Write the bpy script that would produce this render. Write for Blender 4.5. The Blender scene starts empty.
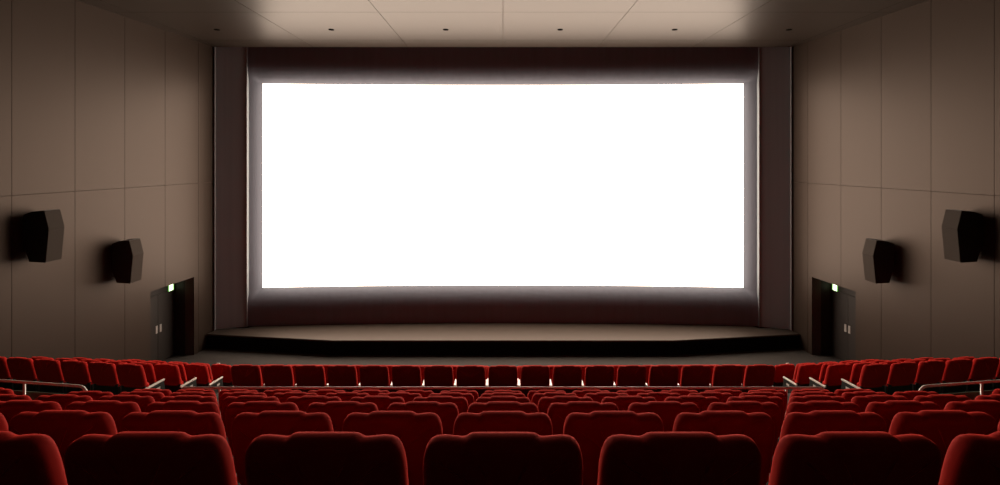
import bpy, bmesh, math, random
from mathutils import Vector, Matrix

C = bpy.context.scene.collection
S = bpy.context.scene
random.seed(4)

# ------------------------------------------------------------------ camera, world, exposure
FPX = 515.0                 # focal length in pixels of a 1000 px wide frame
CAMZ = 6.5                  # eye height over the flat floor in front of the stage
cd = bpy.data.cameras.new('camera')
cam = bpy.data.objects.new('camera', cd); C.objects.link(cam)
cam.location = (0, 0, CAMZ); cam.rotation_euler = (math.pi/2, 0, 0)
cd.sensor_width = 36; cd.lens = 36*FPX/1000
cd.shift_x = -0.003; cd.shift_y = -0.0825
cd.clip_start = 0.05; cd.clip_end = 200
S.camera = cam
w = bpy.data.worlds.new('world'); S.world = w; w.use_nodes = True
w.node_tree.nodes['Background'].inputs[0].default_value = (0.02, 0.018, 0.016, 1)
w.node_tree.nodes['Background'].inputs[1].default_value = 0.3
S.view_settings.view_transform = 'Standard'
S.view_settings.look = 'None'
S.view_settings.gamma = 1
S.view_settings.use_curve_mapping = False
S.view_settings.exposure = 0.0
SCREEN_POWER = 7.0          # the cinema screen is the only light of the hall

# ------------------------------------------------------------------ materials
def mat(name, col, rough=0.6, metal=0.0, spec=0.5, noise=None, bump=None, sheen=None, emit=None, coat=0, tint=None):
    m = bpy.data.materials.new(name); m.use_nodes = True
    nt = m.node_tree; b = nt.nodes['Principled BSDF']
    b.inputs['Base Color'].default_value = (*col, 1)
    b.inputs['Roughness'].default_value = rough
    b.inputs['Metallic'].default_value = metal
    b.inputs['Specular IOR Level'].default_value = spec
    if tint: b.inputs['Specular Tint'].default_value = (*tint, 1)
    if coat: b.inputs['Coat Weight'].default_value = coat
    if noise or bump:
        tc = nt.nodes.new('ShaderNodeTexCoord')
    if noise:
        sc, amt = noise[0], noise[1]
        st = noise[2] if len(noise) > 2 else (1, 1, 1)
        mp = nt.nodes.new('ShaderNodeMapping'); mp.inputs['Scale'].default_value = st
        n = nt.nodes.new('ShaderNodeTexNoise'); n.inputs['Scale'].default_value = sc; n.inputs['Detail'].default_value = 4
        r = nt.nodes.new('ShaderNodeMapRange'); r.inputs['To Min'].default_value = 1-amt; r.inputs['To Max'].default_value = 1+amt
        mx = nt.nodes.new('ShaderNodeMix'); mx.data_type = 'RGBA'; mx.blend_type = 'MULTIPLY'; mx.inputs[0].default_value = 1
        nt.links.new(tc.outputs['Object'], mp.inputs[0]); nt.links.new(mp.outputs[0], n.inputs['Vector'])
        nt.links.new(n.outputs[0], r.inputs[0])
        mx.inputs[6].default_value = (*col, 1); nt.links.new(r.outputs[0], mx.inputs[7])
        nt.links.new(mx.outputs[2], b.inputs['Base Color'])
    if bump:
        n2 = nt.nodes.new('ShaderNodeTexNoise'); n2.inputs['Scale'].default_value = bump[0]
        bp = nt.nodes.new('ShaderNodeBump'); bp.inputs['Strength'].default_value = bump[1]; bp.inputs['Distance'].default_value = bump[2]
        nt.links.new(tc.outputs['Object'], n2.inputs['Vector']); nt.links.new(n2.outputs[0], bp.inputs['Height'])
        nt.links.new(bp.outputs[0], b.inputs['Normal'])
    if sheen:
        b.inputs['Sheen Weight'].default_value = sheen[0]
        b.inputs['Sheen Roughness'].default_value = sheen[1]
        b.inputs['Sheen Tint'].default_value = (*sheen[2], 1)
    if emit:
        b.inputs['Emission Color'].default_value = (*emit[0], 1)
        b.inputs['Emission Strength'].default_value = emit[1]
    return m

M = {
 'wall':    mat('wall_paint', (0.026, 0.0185, 0.0145), 0.46, spec=0.24, tint=(1.0, 0.76, 0.62), noise=(1.2, 0.05)),
 'wallgap': mat('wall_joint', (0.07, 0.05, 0.04), 0.9),
 'ceil':    mat('ceiling_paint', (0.026, 0.020, 0.016), 0.40, spec=0.135, tint=(1.0, 0.74, 0.56), noise=(0.8, 0.04)),
 'ceilgap': mat('ceiling_joint', (0.12, 0.09, 0.07), 0.9),
 'surround':mat('surround_fabric', (0.155, 0.168, 0.205), 0.9, spec=0.1, noise=(1.0, 0.12, (6, 6, 0.15))),
 'sidefab': mat('side_panel_fabric', (0.25, 0.285, 0.31), 0.9, spec=0.1, noise=(1.0, 0.10, (8, 8, 0.1))),
 'strip':   mat('pale_metal_strip', (0.16, 0.16, 0.17), 0.5),
 'floor':   mat('grey_carpet', (0.028, 0.0235, 0.020), 0.95, noise=(30, 0.25), bump=(90, 0.4, 0.01)),
 'tier':    mat('dark_carpet', (0.035, 0.033, 0.03), 0.95, noise=(30, 0.25)),
 'deck':    mat('stage_deck', (0.034, 0.026, 0.021), 0.5, spec=0.42, tint=(1.0, 0.78, 0.64), noise=(3, 0.06)),
 'fascia':  mat('stage_fascia', (0.004, 0.004, 0.004), 0.9, spec=0.1),
 'velvet':  mat('red_velvet', (0.38, 0.013, 0.010), 0.8, spec=0.04, sheen=(1.0, 0.42, (1.0, 0.075, 0.055)), noise=(9, 0.10), bump=(240, 0.15, 0.002)),
 'shell':   mat('black_metal', (0.010, 0.009, 0.009), 0.6),
 'arm':     mat('armrest_painted_shine', (0.88, 0.82, 0.76), 0.2, 0.0, 0.8),  # pale base colour stands in for the screen's reflection on the tops
 'panel':   mat('dark_grey_panel', (0.012, 0.012, 0.010), 0.6, spec=0.2),
 'plate':   mat('pale_plate', (0.75, 0.73, 0.70), 0.3, 0.3),
 'dplate':  mat('brushed_plate', (0.30, 0.28, 0.26), 0.45, 0.0),
 'ink':     mat('dark_ink', (0.02, 0.02, 0.02), 0.5),
 'steel':   mat('satin_steel', (0.90, 0.84, 0.76), 0.5, 0.0),
 'olive':   mat('olive_panel', (0.10, 0.14, 0.09), 0.7),
 'door':    mat('door_leaf', (0.017, 0.013, 0.011), 0.6, spec=0.3),
 'speakb':  mat('speaker_black', (0.010, 0.009, 0.009), 0.6),
 'grille':  mat('speaker_grille', (0.030, 0.0225, 0.0175), 0.8, spec=0.12, noise=(60, 0.25, (1, 1, 1))),
 'screen':  mat('lit_screen', (0.8, 0.8, 0.8), 0.9, emit=((1.0, 0.80, 0.64), SCREEN_POWER)),
 'exitw':   mat('exit_sign_light', (0.8, 0.9, 0.7), 0.6, emit=((0.88, 1.0, 0.66), 2.2)),
 'exitg':   mat('exit_sign_green', (0.05, 0.35, 0.03), 0.6, emit=((0.10, 0.5, 0.04), 0.5)),
 'hole':    mat('lamp_hole', (0.003, 0.003, 0.003), 0.9, spec=0.0),
 'ring':    mat('lamp_ring', (0.16, 0.12, 0.10), 0.4),
}

# ------------------------------------------------------------------ helpers
ident = lambda x, y, z: (x, y, z)
def bx(bm, x0, x1, y0, y1, z0, z1, f=ident, bevel=0):
    v = [bm.verts.new(f(x, y, z)) for x in (x0, x1) for y in (y0, y1) for z in (z0, z1)]
    fs = [bm.faces.new([v[i] for i in q]) for q in ((0,1,3,2), (4,6,7,5), (0,4,5,1), (2,3,7,6), (0,2,6,4), (1,5,7,3))]
    if bevel:
        es = {e for q in fs for e in q.edges}
        bmesh.ops.bevel(bm, geom=list(es), offset=bevel, segments=2, affect='EDGES', profile=0.6)
def prism(bm, pts, h0, h1, f):
    """pts: 2-D outline; f(a, b, h) -> xyz"""
    lo = [bm.verts.new(f(a, b, h0)) for a, b in pts]; hi = [bm.verts.new(f(a, b, h1)) for a, b in pts]
    n = len(pts)
    bm.faces.new(lo); bm.faces.new(hi[::-1])
    for i in range(n): bm.faces.new((lo[i], hi[i], hi[(i+1) % n], lo[(i+1) % n]))
def tube(bm, pts, r, seg=10):
    pts = [Vector(p) for p in pts]; rings = []
    up = Vector((0, 0, 1))
    for i, p in enumerate(pts):
        d = (pts[min(i+1, len(pts)-1)] - pts[max(i-1, 0)]).normalized()
        a = d.cross(up)
        if a.length < 0.25: a = d.cross(Vector((0, 1, 0)))
        a.normalize(); b = a.cross(d).normalized()
        rings.append([bm.verts.new(p + r*(math.cos(t)*a + math.sin(t)*b)) for t in [2*math.pi*k/seg for k in range(seg)]])
    for i in range(len(rings)-1):
        for k in range(seg):
            bm.faces.new((rings[i][k], rings[i][(k+1) % seg], rings[i+1][(k+1) % seg], rings[i+1][k]))
    bm.faces.new(rings[0][::-1]); bm.faces.new(rings[-1])
def obj(name, bm, m, parent=None, smooth=False, kind=None, label=None):
    bmesh.ops.recalc_face_normals(bm, faces=bm.faces)
    me = bpy.data.meshes.new(name); bm.to_mesh(me); bm.free()
    me.materials.append(M[m] if isinstance(m, str) else m)
    if smooth: me.shade_smooth()
    o = bpy.data.objects.new(name, me); C.objects.link(o)
    if parent: o.parent = parent
    if kind: o['kind'] = kind
    if label: o['label'] = label
    return o
def thing(name, label, cat, loc=(0, 0, 0), rz=0, group=None):
    o = bpy.data.objects.new(name, None); C.objects.link(o); o.empty_display_size = 0.2
    o.location = loc; o.rotation_euler = (0, 0, rz)
    o['label'] = label; o['category'] = cat
    if group: o['group'] = group
    return o
def tag(o, label, cat, group=None):
    o['label'] = label; o['category'] = cat
    if group: o['group'] = group
    return o
BM = bmesh.new

# ------------------------------------------------------------------ hall dimensions
WX, WS = 11.7, 0.0816                 # side walls: |x| = WX - WS*y
YB, YF = -4.0, 18.27                  # rear wall, front corners
HC = 10.49                            # ceiling height
wallx = lambda y: WX - WS*y

def wallmap(s):                       # (n inwards from the wall face, y, z) -> world
    return lambda n, y, z: (s*(wallx(y) - n), y, z)

DY0, DY1, DZ, DN = 15.27, 17.17, 2.60, 0.64
seams = [11.30 + 1.52*k for k in range(-10, 5)]
edges_y = [YB] + [y for y in seams if y > YB+0.2] + [YF]
HS, G, T = 5.72, 0.006, 0.03
for s, side in ((-1, 'left'), (1, 'right')):
    f = wallmap(s)
    bm = BM()
    for y0, y1 in zip(edges_y[:-1], edges_y[1:]):
        a, b = y0+G, y1-G
        bx(bm, 0, -T, a, b, HS+G, HC, f)
        if b < DY0 or a > DY1:
            bx(bm, 0, -T, a, b, 0, HS-G, f)
        else:
            bx(bm, 0, -T, a, b, DZ, HS-G, f)
            if a < DY0: bx(bm, 0, -T, a, DY0, 0, DZ, f)
            if b > DY1: bx(bm, 0, -T, DY1, b, 0, DZ, f)
    w1 = obj('wall_'+side, bm, 'wall', kind='structure')
    bm = BM()
    bx(bm, -T-.002, -0.3, YB, DY0, 0, HC+0.6, f); bx(bm, -T-.002, -0.3, DY1, YF, 0, HC+0.6, f)
    bx(bm, -T-.002, -0.3, DY0, DY1, DZ, HC+0.6, f)
    obj('wall_backing', bm, 'wallgap', w1)
    bm = BM()                                                     # door recess lining
    bx(bm, -0.3, -DN-.1, DY0-0.1, DY0, 0, DZ, f); bx(bm, -0.3, -DN-.1, DY1, DY1+0.1, 0, DZ, f)
    bx(bm, -0.3, -DN-.1, DY0-0.1, DY1+0.1, DZ, DZ+0.1, f)
    bx(bm, -T, -0.3, DY0-0.001, DY0+.02, 0, DZ, f)
    bx(bm, -DN, -DN-.1, DY0-.1, DY1+.1, 2.21, DZ, f)              # header over the doors
    bx(bm, -DN-.08, -DN-.12, DY0-.1, DY1+.1, 0, 2.21, f)
    obj('door_recess', bm, 'door', w1)

    d = bpy.data.objects.new('door_1' if s < 0 else 'door_2', None); C.objects.link(d)
    d['kind'] = 'structure'
    mid = 16.42
    for y0, y1 in ((DY0+.02, mid-.006), (mid+.006, DY1-.02)):
        bm = BM(); bx(bm, -DN+.0, -DN-.05, y0, y1, 0.02, 2.20, f)
        leaf = obj('door_leaf', bm, 'door', d)
        yc = mid - 0.065 if y0 < mid-.1 and y1 < mid else mid + 0.10
        bm = BM(); bx(bm, -DN+.012, -DN, yc-.04, yc+.04, 0.99, 1.23, f)
        obj('push_plate', bm, 'dplate', leaf, label='pale metal push plate')
    # exit sign
    t = thing('exit_sign', 'small lit green and white exit sign above %s door' % side, 'sign', (s*(wallx(16.97)+DN-.03), 16.97, 2.30), group='exit signs over the doors')
    t.rotation_euler = (0, 0, 0)
    g = lambda a, y, z: (s*(-a), y, z)
    bm = BM(); bx(bm, 0.0, -.03, -.13, .13, -.105, .105, g); obj('case', bm, 'exitg', t)
    bm = BM(); bx(bm, 0.004, 0.0, -.122, .085, -.095, .095, g); obj('light_panel', bm, 'exitw', t)
    bm = BM()                                                     # running figure
    bx(bm, .007, .004, -.004, .014, .045, .063, g)
    prism(bm, [(-.012, .04), (.012, .04), (.006, -.01), (-.018, -.01)], .004, .007, lambda a, b, h: (s*(-h), a, b))
    prism(bm, [(-.018, -.01), (.0, -.01), (-.035, -.06), (-.045, -.055)], .004, .007, lambda a, b, h: (s*(-h), a, b))
    prism(bm, [(-.002, -.01), (.008, -.01), (.035, -.035), (.026, -.07), (.018, -.068), (.024, -.035)], .004, .007, lambda a, b, h: (s*(-h), a, b))
    obj('running_figure', bm, 'exitg', t)

# rear wall, floor, ceiling
bm = BM(); bx(bm, -13, 13, YB-0.3, YB, 0, HC+.6); obj('wall_back', bm, 'tier', kind='structure')
bm = BM(); bx(bm, -13, 13, 6, 21, -0.2, 0); obj('floor', bm, 'floor', kind='structure')

YC = 18.20
bm = BM()
ys = [YC, 17.27, 17.13, 13.90, 10.55, 7.2, 3.85, 0.5, YB]
xs = [-13, -10.05, -6.70, -3.36, 0, 3.36, 6.70, 10.05, 13]
g2 = 0.007
for ya, yb in zip(ys[:-1], ys[1:]):
    for xa, xb in zip(xs[:-1], xs[1:]):
        bx(bm, xa+g2, xb-g2, yb+(g2 if yb != YB else 0), ya-(g2 if ya != YC else 0), HC, HC+.03)
ce = obj('ceiling', bm, 'ceil', kind='structure')
bm = BM(); bx(bm, -13, 13, YB, YC-.01, HC+.031, HC+.3); obj('ceiling_backing', bm, 'ceilgap', ce)
bm = BM(); bx(bm, -13, 13, YC-.01, 20, 11.6, 11.7); obj('ceiling_void', bm, 'ceilgap', ce)

# ------------------------------------------------------------------ screen and its surround
RC = 105.0
FY = 18.98                                             # screen centre depth, surround face centre depth
curve = lambda x: x*x/(2*RC)
# surround: rounded lip from screen edge to flat face, shape added for a light halo
XE = 9.42
prof = []                                                          # (outward distance from screen edge, distance in front of the screen)
N = 20; W = 0.95; amax = math.radians(71)
d = 0; prof.append((0, 0))
for i in range(1, N+1):
    tt = (i-.5)/N
    d += W/N*math.tan(amax*(1-tt)**2.1)
    prof.append((W*i/N, d))
depth = prof[-1][1]
SY = FY+depth+.005
sx = 240.0*(SY-.37)/515; st, sb = CAMZ+74.8*SY/515, CAMZ-125.0*SY/515
bm = BM(); n = 40; rows = []
for i in range(n+1):
    x = -sx + 2*sx*i/n
    x += {0: -.03, n: .03}.get(i, 0)
    rows.append([bm.verts.new((x, SY-curve(x)+dy, z)) for dy, z in ((0, sb-.03), (0, st+.03), (.04, st+.03), (.04, sb-.03))])
for a, b in zip(rows[:-1], rows[1:]):
    for k in range(4): bm.faces.new((a[k], b[k], b[(k+1) % 4], a[(k+1) % 4]))
bm.faces.new(rows[0]); bm.faces.new(rows[-1][::-1])
tag(obj('cinema_screen', bm, 'screen'), 'huge blank glowing white cinema screen, gently curved, above the stage', 'screen')

def ring(o_, nseg=40):
    """rounded-rectangle ring at outward distance o_, equal vertex count"""
    pts = []
    x1, z0, z1 = sx+o_, sb-o_, st+o_
    c = o_
    def arc(cx, cz, a0):
        return [(cx+c*math.cos(a0+math.pi/2*k/6), cz+c*math.sin(a0+math.pi/2*k/6)) for k in range(7)]
    top = [(sx - 2*sx*k/nseg, st+o_) for k in range(nseg+1)]
    left = [(-sx-o_, st+(sb-st)*k/8) for k in range(9)]
    bot = [(-sx + 2*sx*k/nseg, sb-o_) for k in range(nseg+1)]
    right = [(sx+o_, sb+(st-sb)*k/8) for k in range(9)]
    pts = top + arc(-sx, st, math.pi/2)[1:-1] + left + arc(-sx, sb, math.pi)[1:-1] + bot + arc(sx, sb, 1.5*math.pi)[1:-1] + right + arc(sx, st, 0)[1:-1]
    return pts
bm = BM(); rr = []
for o_, dd in prof:
    rr.append([bm.verts.new((x, SY-.012-curve(x)-dd, z)) for x, z in ring(max(o_, .0005))])
# outer rectangle
yface = lambda x: SY-.005-curve(x)-depth
outer = []
o_ = prof[-1][0]
for x, z in ring(o_):
    outer.append((x, z))
TOPZ = 11.6
ext = []
for x, z in outer:
    nx_ = max(-XE-.6, min(XE+.6, x)); nz = z
    if z >= st: nz = TOPZ
    if z <= sb: nz = 0.505
    if x > sx: nx_ = sx+o_+.05
    if x < -sx: nx_ = -sx-o_-.05
    ext.append(bm.verts.new((nx_, yface(nx_), nz)))
rr.append(ext)
for a, b in zip(rr[:-1], rr[1:]):
    for k in range(len(a)):
        bm.faces.new((a[k], a[(k+1) % len(a)], b[(k+1) % len(a)], b[k]))
sw = obj('wall_front', bm, 'surround', kind='structure', smooth=True)
XP = 9.22
bm = BM()
for s in (-1, 1):
    ya = yface(XP)-.05
    prism(bm, [(s*XP, ya), (s*(wallx(YF)+.02), YF-.06), (s*(wallx(YF)+.02), YF+.9), (s*XP, YF+.9)], .505, TOPZ, ident)
obj('side_panel', bm, 'sidefab', sw, label='grey angled side panel')
bm = BM()
for s in (-1, 1):
    ya = yface(XP)-.05
    bx(bm, s*XP-.016, s*XP+.016, ya-.02, ya+.02, .50, TOPZ)
    xq = wallx(YF-.1)-.05
    bx(bm, s*xq-.016, s*xq+.016, YF-.14, YF-.06, .50, TOPZ)
obj('vertical_strip', bm, 'strip', sw, label='pale thin vertical strips')
bm = BM(); bx(bm, -13, 13, 19.9, 20.1, 0, 11.7); obj('wall_backing', bm, 'fascia', sw)

# ------------------------------------------------------------------ stage
t = thing('stage', 'low dark stage with brown deck and black front below the screen', 'stage', (0, 18, 0))
def stage_pts(o_):
    return [(-10.22+o_*.2, 17.75-18-o_), (-5.69, 17.13-18-o_), (5.69, 17.13-18-o_), (10.22-o_*.2, 17.75-18-o_), (10.15, 18.15-18), (9.22, 18.30-18)] + [(9.0-1.8*k, yface(9.0-1.8*k)-.03-18) for k in range(11)] + [(-9.22, 18.30-18), (-10.15, 18.15-18)]
bm = BM(); prism(bm, stage_pts(0), .45, .50, ident); obj('deck', bm, 'deck', t)
bm = BM(); prism(bm, stage_pts(-.035), .0, .449, ident); obj('fascia', bm, 'fascia', t)

# ------------------------------------------------------------------ seating tiers
WB, WA = 6.0, 0.143                   # the rows bend towards the screen beyond |x| = WB
rowy = lambda y0, x: y0 + max(0, abs(x)-WB)*WA
def edge(y0):
    xe = (WX - WS*y0 + WS*WA*WB)/(1+WS*WA) - .001
    return [(-xe, rowy(y0, xe)), (-WB, y0), (WB, y0), (xe, rowy(y0, xe))]
rear = [(1.75+1.05*k, 0.927+0.44*k) for k in range(6)]            # (depth of seat backs, drop of their tops under the eye)
front = [(9.57+1.05*k, 3.815+0.42*k) for k in range(4)]
steps = [(YB, 1.49+0.0)]
for y, dr in rear: steps.append((y-.16, dr+1.0))
steps.append((7.80, front[0][1]+1.0))
for y, dr in front[1:]: steps.append((y-.16, dr+1.0))
steps.append((front[-1][0]+.95, None))
bm = BM()
for (ya, dr), (yb, _) in zip(steps[:-1], steps[1:]):
    e0, e1 = edge(ya), edge(yb)
    if ya == YB: e0 = [(-12.02, YB), (-WB, YB), (WB, YB), (12.02, YB)]
    prism(bm, e0 + e1[::-1], 0, CAMZ-dr, ident)
obj('floor_tiers', bm, 'tier', kind='structure').name = 'floor_seating'
bm = BM()                                                          # half-height aisle steps with pale nosing
sidx = 0
for (ya, dr), (yb, d2) in zip(steps[:-1], steps[1:]):
    if d2 is None: d2 = CAMZ
    h1, h0 = CAMZ-dr, CAMZ-d2
    if h1-h0 < .1: continue
    for s in (-1, 1):
        bx(bm, s*5.22, s*6.0, yb-.001, yb+.30, h0, (h0+h1)/2)
obj('trim_1', bm, 'tier', kind='structure')

# ------------------------------------------------------------------ seats
def outline(hw, zb, ztop):
    """right half of the backrest outline, bottom centre to top centre"""
    sh = ztop-.010
    p = [(0, zb), (hw*.5, zb), (hw-.05, zb+.002), (hw-.018, zb+.016), (hw-.002, zb+.05), (hw, zb+.12), (hw, zb+.22), (hw-.002, sh-.11),
         (hw-.006, sh-.068), (hw-.014, sh-.036), (hw-.028, sh-.014), (hw-.047, sh-.003), (hw-.075, sh), (hw-.105, sh-.003),
         (.140, sh-.0065), (.131, sh-.006), (.122, sh-.001), (.112, ztop-.004), (.098, ztop-.0005), (.075, ztop), (0, ztop)]
    return p
def pad(hw, zb, zt, thick, bulge, f):
    half = outline(hw, zb, zt)
    pts = half + [(-x, z) for x, z in half[-2:0:-1]]
    n = len(pts); bm = BM()
    # inward normals
    def inset(d):
        out = []
        for i in range(n):
            a = Vector(pts[i-1]); b = Vector(pts[(i+1) % n]); tt = (b-a).normalized()
            nv = Vector((-tt.y, tt.x)); q = Vector(pts[i]) + nv*d
            out.append((q.x, q.y))
        return out
    prof = []
    r = thick*.42
    for k in range(7):                                             # rear rounding
        a = math.pi/2*k/6
        prof.append((r*(1-math.sin(a)), r*(1-math.cos(a))))
    rings, ysr = [], []
    zc = (zb+zt)/2
    base = inset(prof[0][0])
    def shrink(q): return [(x*q, zc+(z-zc)*q) for x, z in base]
    for q in (.15, .4, .62, .8): rings.append(shrink(q)); ysr.append(-bulge*(1-q*q))
    for a in prof: rings.append(inset(a[0])); ysr.append(a[1])
    for a in prof[::-1]: rings.append(inset(a[0])); ysr.append(thick-a[1])
    for q in (.8, .62, .4, .15): rings.append(shrink(q)); ysr.append(thick+bulge*(1-q*q))
    vs = [[bm.verts.new(f(x, yy, z)) for x, z in ring_] for ring_, yy in zip(rings, ysr)]
    for a, b in zip(vs[:-1], vs[1:]):
        for k in range(n): bm.faces.new((a[k], a[(k+1) % n], b[(k+1) % n], b[k]))
    for ring_, yy in ((vs[0], -bulge), (vs[-1], thick+bulge)):
        c = bm.verts.new(f(0, yy, zc))
        for k in range(n): bm.faces.new((ring_[k], ring_[(k+1) % n], c))
    return bm
REC = math.radians(14)
def recl(x, y, z):                                                 # recline about the top rear edge
    dz = 1.0 - z
    return (x, .01 + y*math.cos(REC) + dz*math.sin(REC), 1.0 - dz*math.cos(REC) + y*math.sin(REC)*.3 - .012)
SEATL = 'red velvet cinema seat'
def seat_proto():
    t = thing('cinema_chair', SEATL, 'chair')
    obj('backrest', pad(.273, .545, 1.012, .115, .012, recl), 'velvet', t, smooth=True)
    bm = BM(); bx(bm, -.235, .235, .19, .32, .22, .585, bevel=.045)         # tipped up against the backrest
    for v in bm.verts: v.co.y += (v.co.z-.22)*-.10 + .03*math.cos(v.co.x/.235*1.3)*(v.co.y > .26)
    obj('seat_cushion', bm, 'velvet', t, smooth=True)
    bm = BM()
    bx(bm, -.255, .255, .16, .185, .22, .58, bevel=.01)
    bx(bm, -.25, .25, .19, .30, .19, .25, bevel=.01)
    obj('under_shell', bm, 'shell', t)
    bm = BM(); bx(bm, .282, .318, .16, .42, 0, .52); bx(bm, .27, .33, .12, .50, 0, .02); obj('pedestal', bm, 'shell', t)
    bm = BM(); bx(bm, .272, .328, .19, .47, .545, .58, bevel=.010); obj('armrest', bm, 'arm', t)
    return t
proto = seat_proto()
pieces = {c.name.split('.')[0]: c for c in proto.children}
bm = BM(); bx(bm, -.328, -.272, .19, .47, .545, .58, bevel=.010); me_armL = obj('armrest', bm, 'arm')
bm = BM(); bx(bm, -.318, -.282, .16, .42, 0, .52); bx(bm, -.33, -.27, .12, .50, 0, .02); me_pedL = obj('pedestal', bm, 'shell')
def end_panel(s):
    bm = BM(); x0 = s*.280; x1 = s*.310
    prism(bm, [(.12, .0), (.58, .0), (.58, .28), (.55, .508), (.12, .508)], x0, x1, lambda a, b, h: (h, a, b))
    p = obj('end_panel', bm, 'panel', label='dark grey end panel')
    bm = BM(); bx(bm, x0-s*.002, x1+s*.004, .12, .565, .508, .54, bevel=.004); c = obj('armrest', bm, 'arm', label='polished top of the end panel, screen reflection in its pale colour')
    bm = BM(); bx(bm, x1, x1+s*.004, .36, .45, .39, .435); q = obj('row_plate', bm, 'plate', p, label='small pale plate')
    return p, c, q
EP = {s: end_panel(s) for s in (-1, 1)}

SHIFT = 0.09        # the silhouette of a reclined back lies this far ahead of its origin
def place_seat(x, y, z, rz, label, group, left_arm=False, ends=()):
    """ends: sides (-1, +1) of the seat that carry an aisle panel instead of a plain armrest"""
    r = proto.copy(); C.objects.link(r)
    r.location = (x, y+SHIFT*math.cos(rz)*-1, z); r.rotation_euler = (0, 0, rz); r['label'] = label; r['group'] = group
    for nme, ch in pieces.items():
        if 1 in ends and nme in ('armrest', 'pedestal'): continue
        c = ch.copy(); C.objects.link(c); c.parent = r
    if left_arm and -1 not in ends:
        for src in (me_armL, me_pedL):
            c = src.copy(); C.objects.link(c); c.parent = r
    for e in ends:
        p, a, q = EP[e]
        c = p.copy(); C.objects.link(c); c.parent = r
        c2 = q.copy(); C.objects.link(c2); c2.parent = c
        c3 = a.copy(); C.objects.link(c3); c3.parent = r
    return r

ORD = ['first', 'second', 'third', 'fourth', 'fifth', 'sixth', 'seventh', 'eighth', 'ninth']
ROWN = ['nearest row', 'second row from the camera', 'third row from the camera', 'fourth row from the camera', 'fifth row from the camera', 'last row before the rail']
P = 0.60
def centre_row(y0, drop, nmax, rowname, group, ends):
    for n_ in range(-nmax, nmax+1):
        x = n_*P
        if n_ == 0: pos = 'middle seat of the ' + rowname
        else: pos = '%s, %s %s of the middle seat' % (rowname, ORD[abs(n_)-1], 'left' if n_ < 0 else 'right')
        lab = 'red velvet cinema seat, ' + pos
        e = ()
        if ends and n_ == -nmax: e = (-1,)
        if ends and n_ == nmax: e = (1,)
        place_seat(x, y0 + x*x/600, CAMZ-drop-1.0, -math.atan(x/300)*-1, lab, group, left_arm=(n_ == -nmax), ends=e)
for k, ((y0, dr), nm) in enumerate(zip(rear, (4, 6, 7, 8, 8, 8))):
    centre_row(y0, dr, nm, ROWN[k], 'red seats between camera and rail', nm == 8)
FR = ['first row beyond the rail', 'second row beyond the rail', 'third row beyond the rail', 'fourth row beyond the rail']
for k, (y0, dr) in enumerate(front):
    centre_row(y0, dr, 8, FR[k], 'red seats of the middle block beyond the rail', True)
def wing_row(y0, drop, cnt, rowname, group):
    th = math.atan(WA); c, s_ = math.cos(th), math.sin(th)
    for sd in (-1, 1):
        for j in range(cnt):
            tt = .30 + .02 + j*.593
            x = 6.71 + tt*c; y = y0 - .02 + (x-6.0)*WA*.92
            lab = 'red cinema seat, %s wing, %s, %s from the aisle' % ('left' if sd < 0 else 'right', rowname, ORD[j])
            e = (-sd,) if j == 0 else ()
            # armrests sit at local +x; the outermost seat of the left wing closes its row on -x
            place_seat(sd*x, y, CAMZ-drop-1.015, sd*th, lab, group, left_arm=(sd < 0 and j == cnt-1), ends=e)
for k, ((y0, dr), cnt) in enumerate(zip(front, (7, 6, 6, 5))):
    wing_row(y0, dr, cnt, FR[k], 'red seats of the side wings beyond the rail')
wing_row(*rear[5], 3, ROWN[5], 'red seats of the side wings before the rail')
wing_row(*rear[4], 2, ROWN[4], 'red seats of the side wings before the rail')
for o in [proto] + list(pieces.values()) + [me_armL, me_pedL] + [q for e in EP.values() for q in e]:
    bpy.data.objects.remove(o)

# ------------------------------------------------------------------ rails and parapets
def rz(px): return CAMZ-px
RAILZ = CAMZ-3.435
t = thing('handrail', 'long pale metal handrail running across the hall in front of the middle seats', 'handrail', (0, 7.72, CAMZ-front[0][1]-1.0))
lz = lambda z: z-(CAMZ-front[0][1]-1.0)
L = lz(RAILZ)
bm = BM(); tube(bm, [(-4.83, .04, L), (4.83, .04, L)], .018); obj('rail', bm, 'steel', t, smooth=True)
for x in (-4.27, 4.27):
    bm = BM(); tube(bm, [(x, .04, lz(CAMZ-4.127)), (x, .04, L-.016)], .016); obj('post', bm, 'steel', t, smooth=True)
bm = BM(); bx(bm, -4.20, 4.20, .0, .035, lz(CAMZ-4.127), L-.012); obj('infill_panel', bm, 'shell', t)
for s, nm in ((-1, 'left'), (1, 'right')):
    t = thing('handrail', 'bent metal handrail with white post at the %s side of the hall' % nm, 'handrail', (s*6.27, 7.66, RAILZ-.91), group='side handrails')
    a = Vector((0, .10, .93)); dirv = Vector((s*1.0, .143, 0)).normalized()
    pts = [(0, .10, .45), (0, .10, .80)]
    for k in range(1, 7):
        an = math.pi/2*k/6; q = Vector((0, .10, .80)) + dirv*.13*(1-math.cos(an)) + Vector((0, 0, .13*math.sin(an))); pts.append(tuple(q))
    q = Vector((0, .10, .93)) + dirv*4.2; pts.append(tuple(q))
    bm = BM(); tube(bm, pts, .020); obj('rail', bm, 'steel', t, smooth=True)
    for dd in (1.10, 3.1):
        q = Vector((0, .10, 0)) + dirv*dd
        bm = BM(); tube(bm, [(q.x, q.y, .10), (q.x, q.y, .915)], .018); obj('post', bm, 'plate', t, smooth=True)
    bm = BM()
    th = math.atan(.158)
    p0 = dirv*.28 + Vector((0, .17, 0)); p1 = dirv*4.2 + Vector((0, .17, 0)); nn = Vector((-dirv.y, dirv.x, 0))*.012*s
    prism(bm, [(p0.x, p0.y), (p1.x, p1.y), (p1.x+nn.x, p1.y+nn.y), (p0.x+nn.x, p0.y+nn.y)], -.50, .755, ident)
    obj('parapet_panel', bm, 'olive', t)
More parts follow.
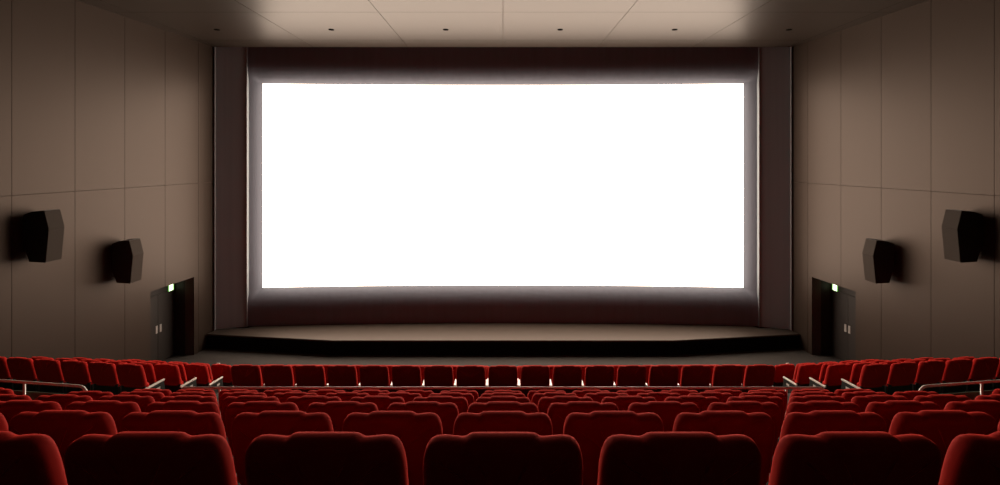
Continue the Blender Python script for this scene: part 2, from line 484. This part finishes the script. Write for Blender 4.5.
# small bent posts by the front corners of the seating
for s, nm in ((-1, 'left'), (1, 'right')):
    for x, wh in ((8.50, 'nearer the wall'), (7.90, 'nearer the stage middle')):
        t = thing('bent_post', 'small bent metal post peeking over the %s wing seats, the one %s' % (nm, wh), 'post', (s*x, 14.15, 0), group='bent posts at the front corners')
        pts = [(0, 0, .012), (0, 0, .84)] + [(-.07*s*(1-math.cos(a)), 0, .84+.07*math.sin(a)) for a in (.4, .8, 1.2, 1.57)] + [(-.12*s, 0, .905)]
        bm = BM(); tube(bm, pts, .016); obj('post', bm, 'steel', t, smooth=True)
        bm = BM(); prism(bm, [(.05*math.cos(a*math.pi/8), .05*math.sin(a*math.pi/8)) for a in range(16)], 0, .012, ident); obj('base_plate', bm, 'steel', t)

# ------------------------------------------------------------------ wall speakers
def speaker(s, y0, ztop, label):
    t = thing('wall_speaker', label, 'speaker', (s*wallx(y0+.21), y0+.21, ztop-1.16), group='black surround speakers on the side walls')
    # profile: distance from the wall, height
    H = 1.16
    prof = [(.50, H), (.60, H-.41), (.53, 0), (.16, .02), (.035, .42), (.035, H-.09), (.22, H-.02)]
    f = lambda a, b, h: (-s*(a-.0), h, b)
    bm = BM(); prism(bm, [(a-(.012 if i < 3 else 0), b) for i, (a, b) in enumerate(prof)], -.21, .21, f); obj('cabinet', bm, 'speakb', t)
    bm = BM()
    prism(bm, [(.488, H-.006), (.588, H-.41), (.60, H-.41), (.50, H-.006)], -.205, .205, f); obj('upper_grille', bm, 'grille', t, label='brown upper grille tilted upwards')
    bm = BM()
    prism(bm, [(.588, H-.412), (.518, .006), (.53, .006), (.60, H-.412)], -.205, .205, f); obj('lower_grille', bm, 'grille', t, label='brown lower grille tilted downwards')
    bm = BM(); bx(bm, .0, .06, -.09, .09, .45, .80, lambda a, y, z: f(a, z, y)); obj('wall_bracket', bm, 'shell', t)
for s, nm in ((-1, 'left'), (1, 'right')):
    speaker(s, 11.50, CAMZ-1.134, 'large faceted black speaker on the %s wall, the one farther from the screen' % nm)
    speaker(s, 13.85, CAMZ-2.165, 'faceted black speaker on the %s wall, nearer the door' % nm)

# ------------------------------------------------------------------ ceiling downlights (switched off)
DLN = ['leftmost', 'second from left', 'third from left', 'third from right', 'second from right', 'rightmost']
for i in range(6):
    x = -8.75+3.5*i
    t = thing('downlight', 'small dark unlit ceiling downlight, %s of the six' % DLN[i], 'ceiling light', (x, 15.75, HC), group='unlit downlights in the ceiling')
    bm = BM()
    pts = [(.085*math.cos(a), .085*math.sin(a)) for a in [2*math.pi*k/20 for k in range(20)]]
    inn = [(.062*math.cos(a), .062*math.sin(a)) for a in [2*math.pi*k/20 for k in range(20)]]
    for z0 in (0,):
        o1 = [bm.verts.new((a, b, 0)) for a, b in pts]; o2 = [bm.verts.new((a, b, -.012)) for a, b in pts]
        i2 = [bm.verts.new((a, b, -.012)) for a, b in inn]; i1 = [bm.verts.new((a, b, 0)) for a, b in inn]
        for k in range(20):
            j = (k+1) % 20
            bm.faces.new((o1[k], o1[j], o2[j], o2[k])); bm.faces.new((o2[k], o2[j], i2[j], i2[k])); bm.faces.new((i2[k], i2[j], i1[j], i1[k]))
    obj('ring', bm, 'hole', t)
    bm = BM(); prism(bm, inn, -.008, .0, ident); obj('lens', bm, 'hole', t)
